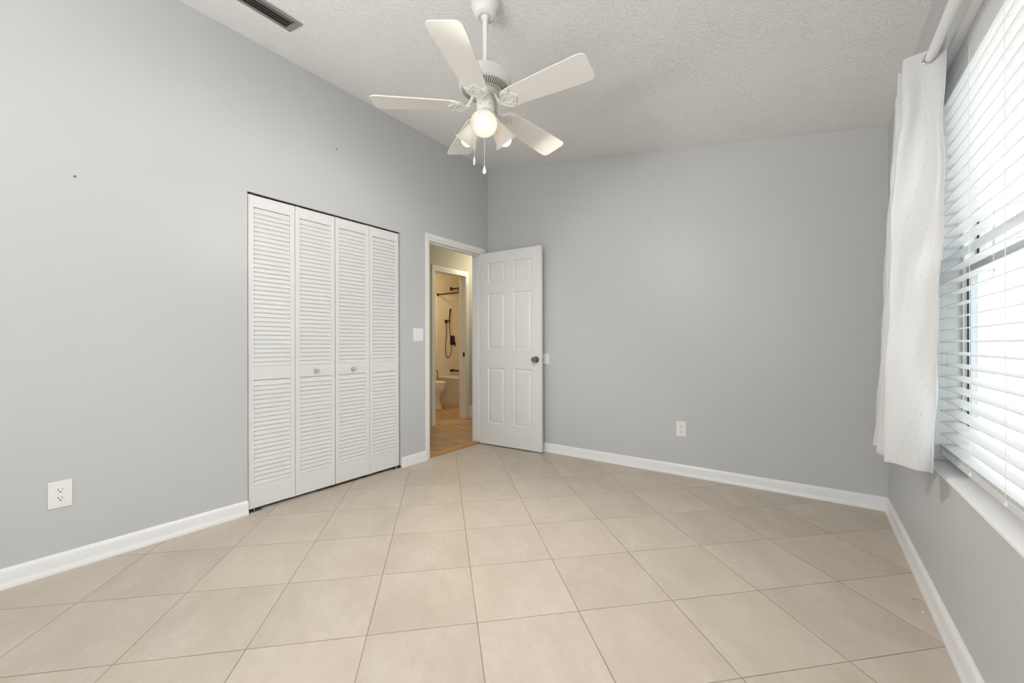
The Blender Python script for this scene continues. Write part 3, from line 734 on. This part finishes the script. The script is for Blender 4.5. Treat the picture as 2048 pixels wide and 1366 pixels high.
# ---------------------------------------------------------------- ceiling vent
vt = empty('ceiling_vent', (-2.43, 1.05, zc(-2.43)), 0, 'grey metal supply vent with long slats in the ceiling', 'vent')
ang = math.atan(SL)
VT = TR((-2.43, .92, zc(-2.43)-.001)) @ Matrix.Rotation(ang, 4, 'Y')
def vpart(mb, name, mat, par, **kw):
    o = mb.build(name, mat, None, **kw); o.parent = par; o.matrix_parent_inverse = Matrix.Translation(-Vector(vt.location)); return o
b = MB(); hw, hl = .075, .30
b.box((-hw,-hl,-.006),(-hw+.019,hl,0),VT); b.box((hw-.026,-hl,-.006),(hw,hl,0),VT); b.box((-hw+.019,hl-.035,-.006),(hw-.026,hl,0),VT); b.box((-hw+.019,-hl,-.006),(hw-.026,-hl+.035,0),VT)
fr_ = vpart(b, 'vent_frame', M_vent, vt, bevel=.0015)
b = MB()
for i in range(4):
    x = -.046+i*.0245
    b.box((-.013,-hl+.035,-.0006),(.013,hl-.035,.0006), VT @ TR((x,0,-.002), ry=math.radians(38 if i < 3 else 12)))
vpart(b, 'vent_slats', M_vent, vt)
b = MB(); b.box((-hw+.015,-hl+.03,-.0012),(hw-.02,hl-.03,-.0006),VT); vpart(b, 'vent_duct', M_dark, vt)
for yy in (hl-.040, .0):
    b = MB(); b.lathe([(0,-.007),(.0035,-.0065),(.0035,-.004),(0,-.004)], 10, VT @ TR((hw-.033, yy, -.002)))
    vpart(b, 'vent_screw', M_slot, vt)

# ---------------------------------------------------------------- plates
def outlet(loc, rz, w, h, label):
    # local: plate in xz plane, facing -y
    e = empty('power_outlet', loc, rz, label, 'outlet')
    b = MB(); b.box((-w/2,-.005,-h/2),(w/2,0,h/2)); b.build('cover_plate', M_plast, e, bevel=.0022)
    for zz in (.0195,-.0195):
        b = MB(); pts = []
        for k in range(32):
            a = 2*PI*k/32; pts.append((.0170*math.cos(a), max(-.0140, min(.0140, .0170*math.sin(a)))))
        b.prism(pts, 0, .0022, TR((0,-.005,zz), rx=PI/2)); r = b.build('receptacle', M_plast, e)
        b = MB(); 
        b.box((-.0075,-.0076,zz-.001),(-.0052,-.0070,zz+.0085)); b.box((.0052,-.0076,zz+.0005),(.0072,-.0070,zz+.0075))
        b.lathe([(0,0),(.0028,0),(.0028,.0007),(0,.0007)], 12, axis_T((0,-.0070,zz-.0075),(0,-1,0))); b.build('socket_slots', M_slot, r)
    b = MB(); b.lathe([(0,0),(.0028,0),(.0022,.0014),(0,.0016)], 12, axis_T((0,-.005,0),(0,-1,0))); b.build('cover_screw', M_plast, e)
    return e
# facing: -y local; left wall faces +x: rotate so that -y -> +x : rz = +90
outlet((XL, .328, .361), PI/2, .079, .125, 'white double power outlet low on the left wall')
outlet((-.841, YB, .374), 0, .076, .121, 'white double power outlet low on the back wall')
e = empty('light_switch', (XL, 2.515, 1.149), PI/2, 'white double toggle switch plate between closet and doorway', 'light switch')
b = MB(); b.box((-.058,-.005,-.0585),(.058,0,.0585)); b.build('cover_plate', M_plast, e, bevel=.0022)
for x, up in ((-.023, -1), (.023, 1)):
    b = MB(); b.box((x-.005,-.0058,-.012),(x+.005,-.005,.012)); fr2 = b.build('switch_bezel', M_plast, e, bevel=.0006)
    b = MB(); b.add([(x-.0035,-.005,-.005),(x+.0035,-.005,-.005),(x+.0035,-.005,.005),(x-.0035,-.005,.005),(x-.003,-.015,up*.008-.003),(x+.003,-.015,up*.008-.003),(x+.003,-.015,up*.008+.003),(x-.003,-.015,up*.008+.003)],
        [(0,3,2,1),(4,5,6,7),(0,1,5,4),(1,2,6,5),(2,3,7,6),(3,0,4,7)]); b.build('toggle', M_plast, fr2)
    for zz in (.030,-.030):
        b = MB(); b.lathe([(0,0),(.0028,0),(.0022,.0014),(0,.0016)], 12, axis_T((x,-.005,zz),(0,-1,0)))
        b.build('cover_screw', M_plast, e)
e = empty('wall_plate', (-2.118, YB, .916), 0, 'white wall plate half hidden behind the open door', 'wall plate')
b = MB(); b.box((-.042,-.008,-.051),(.042,0,.051)); b.build('cover_plate', M_plast, e, bevel=.0022)
b = MB(); b.lathe([(0,0),(.003,0),(.0024,.0014),(0,.0016)], 12, axis_T((0,-.008,.03),(0,-1,0))); b.build('cover_screw', M_plast, e)
# wall marks: nails and anchors left in the paint
def nail(loc, d, label, mat=M_nail):
    b = MB(); b.lathe([(0,0),(.0016,0),(.0014,.008),(.0042,.0085),(.0045,.0105),(0,.0115)], 10, axis_T(loc, d)); return tag(b.build('wall_nail', mat), label, 'nail')
nail((XL, .377, 1.869), (1,0,-.15), 'small dark nail left in the wall at far left')
nail((XL, 1.724, 2.515), (1,0,-.1), 'tiny nail high in the left wall above the closet')
nail((-1.094, YB, 2.099), (0,-1,-.1), 'tiny grey nail head in the plain back wall', M_pegs)
# floor debris
b = MB(); Ts = TR((.356, 2.362, .0035), ry=PI/2, rz=.35)
b.lathe([(0,-.016),(.0006,-.014),(.0018,-.010),(.0020,.010),(.0042,.014),(.0042,.016),(0,.016)], 12, Ts)
tag(b.build('loose_screw', M_nick), 'small loose screw lying on the tiles near the right baseboard', 'screw')
b = MB(); b.prism([(0,0),(.009,.002),(.011,.006),(.004,.008),(-.002,.004)], 0, .002, TR((.362,2.26,.0),rz=.6)); tag(b.build('paint_chip', M_plast), 'tiny white chip on the floor beside the right baseboard', 'debris')

# ================================================================ hallway and bathroom beyond the door
HX = -3.970; BX = -4.090; PX = -5.560; HY0, HY1 = 3.782, 4.382
b = MB(); b.box((PX-.1, 1.6, -.05), (XL-.02, 6.3, -.0005)); 
b.box((XL-.05, DY0, -.0006), (-2.88, DY1, 0.0))
struct(b.build('floor_hall', M_plank), 'brown wood look plank floor of the hallway and bathroom', 'floor')
b = MB(); HC = 2.44
b.box((BX, 1.6, 0), (HX, HY0, HC)); b.box((BX, HY1, 0), (HX, 6.3, HC)); b.box((BX, HY0, DZ), (HX, HY1, HC))
b.box((HX, 6.2, 0), (XL-T, 6.3, HC)); b.box((HX, 1.6, 0), (XL-T, 1.7, HC)); b.box((HX-.12,1.6,HC),(XL-T,6.3,HC+.1))
b.box((XL-T, YB+.12, 0), (XL-T+.1, 6.3, HC))
struct(b.build('wall_hall', M_hall), 'cream hallway wall with the bathroom doorway', 'wall')
b = MB(); b.box((PX-.1, 3.3, 0), (PX, 5.335, HC)); b.box((PX-.1, 5.335, 1.985), (PX, 6.2, HC)); b.box((PX, 3.3, 0), (BX, 3.4, HC)); b.box((PX, 6.12, 1.985), (BX, 6.22, HC)); b.box((PX-.1,3.3,HC),(BX,6.3,HC+.1))
struct(b.build('wall_bath', M_bath), 'beige painted bathroom wall', 'wall')
b = MB(); b.box((PX-.1, 5.335, 0), (PX+.006, 6.1, 1.985)); struct(b.build('wall_shower', M_sub), 'white tiled wall carrying the shower fittings', 'tiled wall')
b = MB(); b.box((PX-.1, 6.10, 0), (BX, 6.2, 1.985)); struct(b.build('wall_shower', M_sub), 'white tiled wall along the back of the bathtub', 'tiled wall')
b = MB(); b.box((PX, 5.325, .0), (PX+.011, 5.337, 1.99)); struct(b.build('trim_5', M_trim), 'white edge strip of the shower tiles', 'trim')
b = MB(); casing(b, HX, 1, HY0, HY1, DZ-.010, .055, .070, .050, .009)
b.box((BX-.002, HY0-.0, 0), (HX+.002, HY0+.006, DZ)); b.box((BX-.002, HY1-.006, 0), (HX+.002, HY1, DZ)); b.box((BX-.002, HY0, DZ-.01), (HX+.002, HY1, DZ))
b.box((BX+.03, HY1-.016, 0), (BX+.065, HY1-.006, DZ-.01)); b.box((BX+.03, HY0+.006, DZ-.022), (BX+.065, HY1-.006, DZ-.01))
t6 = struct(b.build('trim_6', M_trim, bevel=.002), 'white casing around the bathroom doorway', 'door frame')
b = MB(); b.box((HX-.050, HY1-.0085, .885), (HX-.018, HY1-.006, .948)); b.build('strike_plate', M_bronze, t6)
baseboard('baseboard_hall', (HX, HY1+.060), (HX, 6.2), (1,0), 'white baseboard right of the bathroom doorway')
# scale its height a little: hallway board is taller
bpy.data.objects['baseboard_hall'].scale = (1,1,2.1)
# tub
tb = MB()
tub = empty('bathtub', (-4.83, 5.34, 0), 0, 'white bathtub with smooth apron in the bathroom', 'bathtub')
tx0, tx1, ty0, ty1, tz = PX+.012, BX-.004, 5.345, 6.095, .475
b = MB()
def rect(x0,y0,x1,y1,z,r=.0,n=5):
    P = []
    for cx_, cy_, a0 in ((x1-r,y1-r,0),(x0+r,y1-r,PI/2),(x0+r,y0+r,PI),(x1-r,y0+r,3*PI/2)):
        for i in range(n+1): a = a0+PI/2*i/n; P.append((cx_+r*math.cos(a), cy_+r*math.sin(a), z))
    return P
rings = [rect(tx0,ty0+.014,tx1,ty1,0,.004), rect(tx0,ty0+.010,tx1,ty1,tz-.05,.004), rect(tx0,ty0,tx1,ty1,tz-.03,.006), rect(tx0,ty0,tx1,ty1,tz-.008,.008), rect(tx0+.006,ty0+.008,tx1-.006,ty1-.004,tz,.010),
         rect(tx0+.07,ty0+.075,tx1-.07,ty1-.06,tz,.10), rect(tx0+.085,ty0+.09,tx1-.085,ty1-.075,tz-.02,.11), rect(tx0+.14,ty0+.13,tx1-.2,ty1-.12,.12,.14), rect(tx0+.25,ty0+.2,tx1-.3,ty1-.2,.09,.14)]
n = len(rings[0]); vs = [p for r in rings for p in r]; fs = []
for i in range(len(rings)-1):
    for k in range(n): a = i*n+k; c = i*n+(k+1)%n; fs.append((a,c,c+n,a+n))
fs.append(tuple(range((len(rings)-1)*n, len(rings)*n)))
b.add(vs, fs); o = b.build('tub_shell', M_tub, None, smooth=45); o.parent = tub; o.matrix_parent_inverse = Matrix.Translation(-Vector(tub.location))
b = MB(); b.lathe([(0,0),(.025,0),(.025,.003),(0,.004)], 20, TR((PX+.35, 5.72, .09))); o = b.build('tub_drain', M_bronze); o.parent = tub; o.matrix_parent_inverse = Matrix.Translation(-Vector(tub.location))
PW = PX+.006
# shower curtain rod
e = empty('shower_rod', (PW, 5.36, 1.98), 0, 'dark bronze shower curtain rod above the bathtub', 'shower rod')
b = MB(); b.tube([(0,0,0),(BX-PW,0,0)], .0125, 16); b.build('rod', M_bronze, e)
b = MB(); b.lathe([(0,0),(.028,0),(.028,.008),(.016,.016),(0,.016)], 20, axis_T((0,0,0),(1,0,0))); b.build('rod_flange', M_bronze, e)
# rain shower
e = empty('rain_shower', (PW, 5.715, 2.125), 0, 'dark bronze square rain shower on a wall arm', 'shower head')
b = MB(); b.box((0,-.032,-.032),(.012,.032,.032)); b.build('wall_flange', M_bronze, e, bevel=.002)
b = MB(); b.box((.012,-.011,-.011),(.40,.011,.011)); b.box((.38,-.011,-.05),(.40,.011,-.011)); b.build('shower_arm', M_bronze, e)
b = MB(); b.box((.27,-.12,-.062),(.51,.12,-.052)); b.lathe([(0,-.04),(.02,-.04),(.03,-.052),(0,-.052)], 16, TR((.39,0,0))); b.build('rain_head', M_bronze, e, bevel=.002)
# hand shower
e = empty('hand_shower', (PW, 5.575, 1.497), 0, 'dark bronze hand shower on a wall bracket with a hanging hose', 'hand shower')
b = MB(); b.box((0,-.030,-.030),(.014,.030,.030)); b.box((.014,-.010,-.010),(.075,.010,.010)); b.lathe([(0,-.018),(.016,-.018),(.018,.018),(0,.018)], 16, TR((.085,.01,0))); b.build('wall_bracket', M_bronze, e)
b = MB(); b.tube([(.085,.008,.01),(.084,.010,.06),(.088,.016,.12),(.092,.022,.19),(.098,.028,.235)], [.011,.012,.013,.017,.017], 14); b.build('hand_piece', M_bronze, e)
b = MB(); hp = []
pts = [(.085,.006,-.018),(.080,.020,-.16),(.060,.075,-.35),(.050,.100,-.50),(.045,.070,-.63),(.045,.010,-.69),(.045,-.045,-.62),(.040,-.050,-.45),(.030,-.015,-.25),(.016,-.005,-.035)]
cr = []
for i in range(len(pts)-1):
    p0 = Vector(pts[max(i-1,0)]); p1 = Vector(pts[i]); p2 = Vector(pts[i+1]); p3 = Vector(pts[min(i+2,len(pts)-1)])
    for j in range(8):
        t = j/8; cr.append(.5*((2*p1)+(-p0+p2)*t+(2*p0-5*p1+4*p2-p3)*t*t+(-p0+3*p1-3*p2+p3)*t**3))
cr.append(Vector(pts[-1])); b.tube(cr, .0065, 8); b.build('hose', M_bronze, e)
# valve
e = empty('shower_valve', (PW, 5.745, 1.145), 0, 'dark bronze rectangular shower valve plate with two handles', 'shower valve')
b = MB(); b.box((0,-.062,-.088),(.010,.062,.088)); b.build('valve_plate', M_bronze, e, bevel=.003)
for zz in (.040,-.035):
    b = MB(); b.box((.010,-.026,zz-.024),(.040,.026,zz+.024)); h = b.build('valve_handle', M_bronze, e, bevel=.003)
b = MB(); b.box((.020,.040,-.120),(.034,.054,-.030)); b.box((.020,.02,-.045),(.034,.054,-.030)); b.build('lever', M_bronze, e)
e = empty('tub_spout', (PW, 5.735, .565), 0, 'dark bronze tub spout under the shower valve', 'spout')
b = MB(); b.box((0,-.055,-.022),(.010,.055,.022)); b.box((.010,-.032,-.012),(.19,.032,.012)); b.build('spout_body', M_bronze, e, bevel=.004)
# toilet (faces +x)
tl = empty('toilet', (PX+.01, 4.80, 0), 0, 'white toilet beside the bathtub seen through the doorway', 'toilet')
def ell(cx_, cy_, a, bb, z, n=36, sq=0):
    return [(cx_+a*math.cos(2*PI*i/n)*(1), cy_+bb*math.sin(2*PI*i/n), z) for i in range(n)]
def loft(b, rings, top=True, bot=True):
    n = len(rings[0]); vs = [p for r in rings for p in r]; fs = []
    for i in range(len(rings)-1):
        for k in range(n): a = i*n+k; c = i*n+(k+1)%n; fs.append((a,c,c+n,a+n))
    if bot: fs.append(tuple(range(n))[::-1])
    if top: fs.append(tuple(range((len(rings)-1)*n, len(rings)*n)))
    b.add(vs, fs)
b = MB(); loft(b, [ell(.40,0,.255,.125,0),ell(.40,0,.25,.12,.02),ell(.395,0,.225,.105,.12),ell(.395,0,.225,.105,.21),ell(.42,0,.25,.135,.27),ell(.445,0,.262,.175,.33),ell(.45,0,.265,.185,.385),ell(.45,0,.26,.18,.40)])
b.build('toilet_bowl', M_porc, tl, smooth=50)
b = MB(); loft(b, [ell(.455,0,.262,.185,.402),ell(.455,0,.268,.190,.408),ell(.455,0,.266,.188,.420),ell(.455,0,.26,.182,.424)]); b.build('toilet_seat', M_porc, tl, smooth=40)
b = MB(); loft(b, [ell(.452,0,.258,.182,.427),ell(.452,0,.266,.188,.432),ell(.452,0,.264,.186,.444),ell(.452,0,.22,.15,.452)]); b.build('toilet_lid', M_porc, tl, smooth=40)
b = MB(); b.box((.0,-.21,.39),(.185,.21,.74)); b.box((.10,-.12,.30),(.24,.12,.40)); b.build('toilet_tank', M_porc, tl, bevel=.02, seg=3)
b = MB(); b.box((-.004,-.22,.74),(.195,.22,.765)); b.build('tank_cover', M_porc, tl, bevel=.008)
# free standing paper holder behind the toilet bowl
e = empty('paper_stand', (-5.33, 5.14, 0), 0, 'slim bronze stand with a white paper roll behind the toilet', 'paper holder')
b = MB(); b.lathe([(0,0),(.055,0),(.055,.010),(.012,.016),(0,.016)], 24); b.tube([(0,0,.01),(0,0,.60)], .006, 10); b.tube([(0,0,.59),(-.05,-.035,.59),(-.11,-.077,.59)], .005, 8); b.build('stand', M_bronze, e)
b = MB(); b.lathe([(0.018,-.05),(.052,-.05),(.052,.05),(.018,.05)], 28, axis_T((-.07,-.05,.545),(.8,.56,0))); b.build('paper_roll', M_paper, e)
point('bathroom_lamp_light', (-4.75, 4.55, 2.25), BATH_LAMP, (1.0,.76,.46), .12)
point('hall_lamp_light', (-3.45, 4.9, 2.2), HALL_LAMP, (1.0,.90,.68), .12)

# ================================================================ outside the window
b = MB(); b.box((XR+RT+.3, -3, -.3), (6.5, 9, -.12)); tag(b.build('patio_ground', M_ground), kind='structure')
b = MB(); b.box((3.4, 2.2, -.2), (3.5, 11.0, 2.3)); o = b.build('neighbour_wall', M_siding); tag(o, 'pale sided wall outside the window', 'outside wall', kind='structure')
b = MB(); b.box((3.4, 11.02, -.2), (3.6, 24.0, 5.2)); o = b.build('neighbour_wall', M_siding); tag(o, 'taller pale house wall far outside the window', 'outside wall', kind='structure')
b = MB()
b.box((3.34, 13.9, 2.7), (3.398, 15.1, 4.3))
for i in range(8): b.box((3.30, 13.95+i*.15, 2.74), (3.34, 14.0+i*.15, 4.26))
tag(b.build('dark_shutter', M_louvdark), 'dark slatted shutter on the pale wall outside the window', 'shutter')
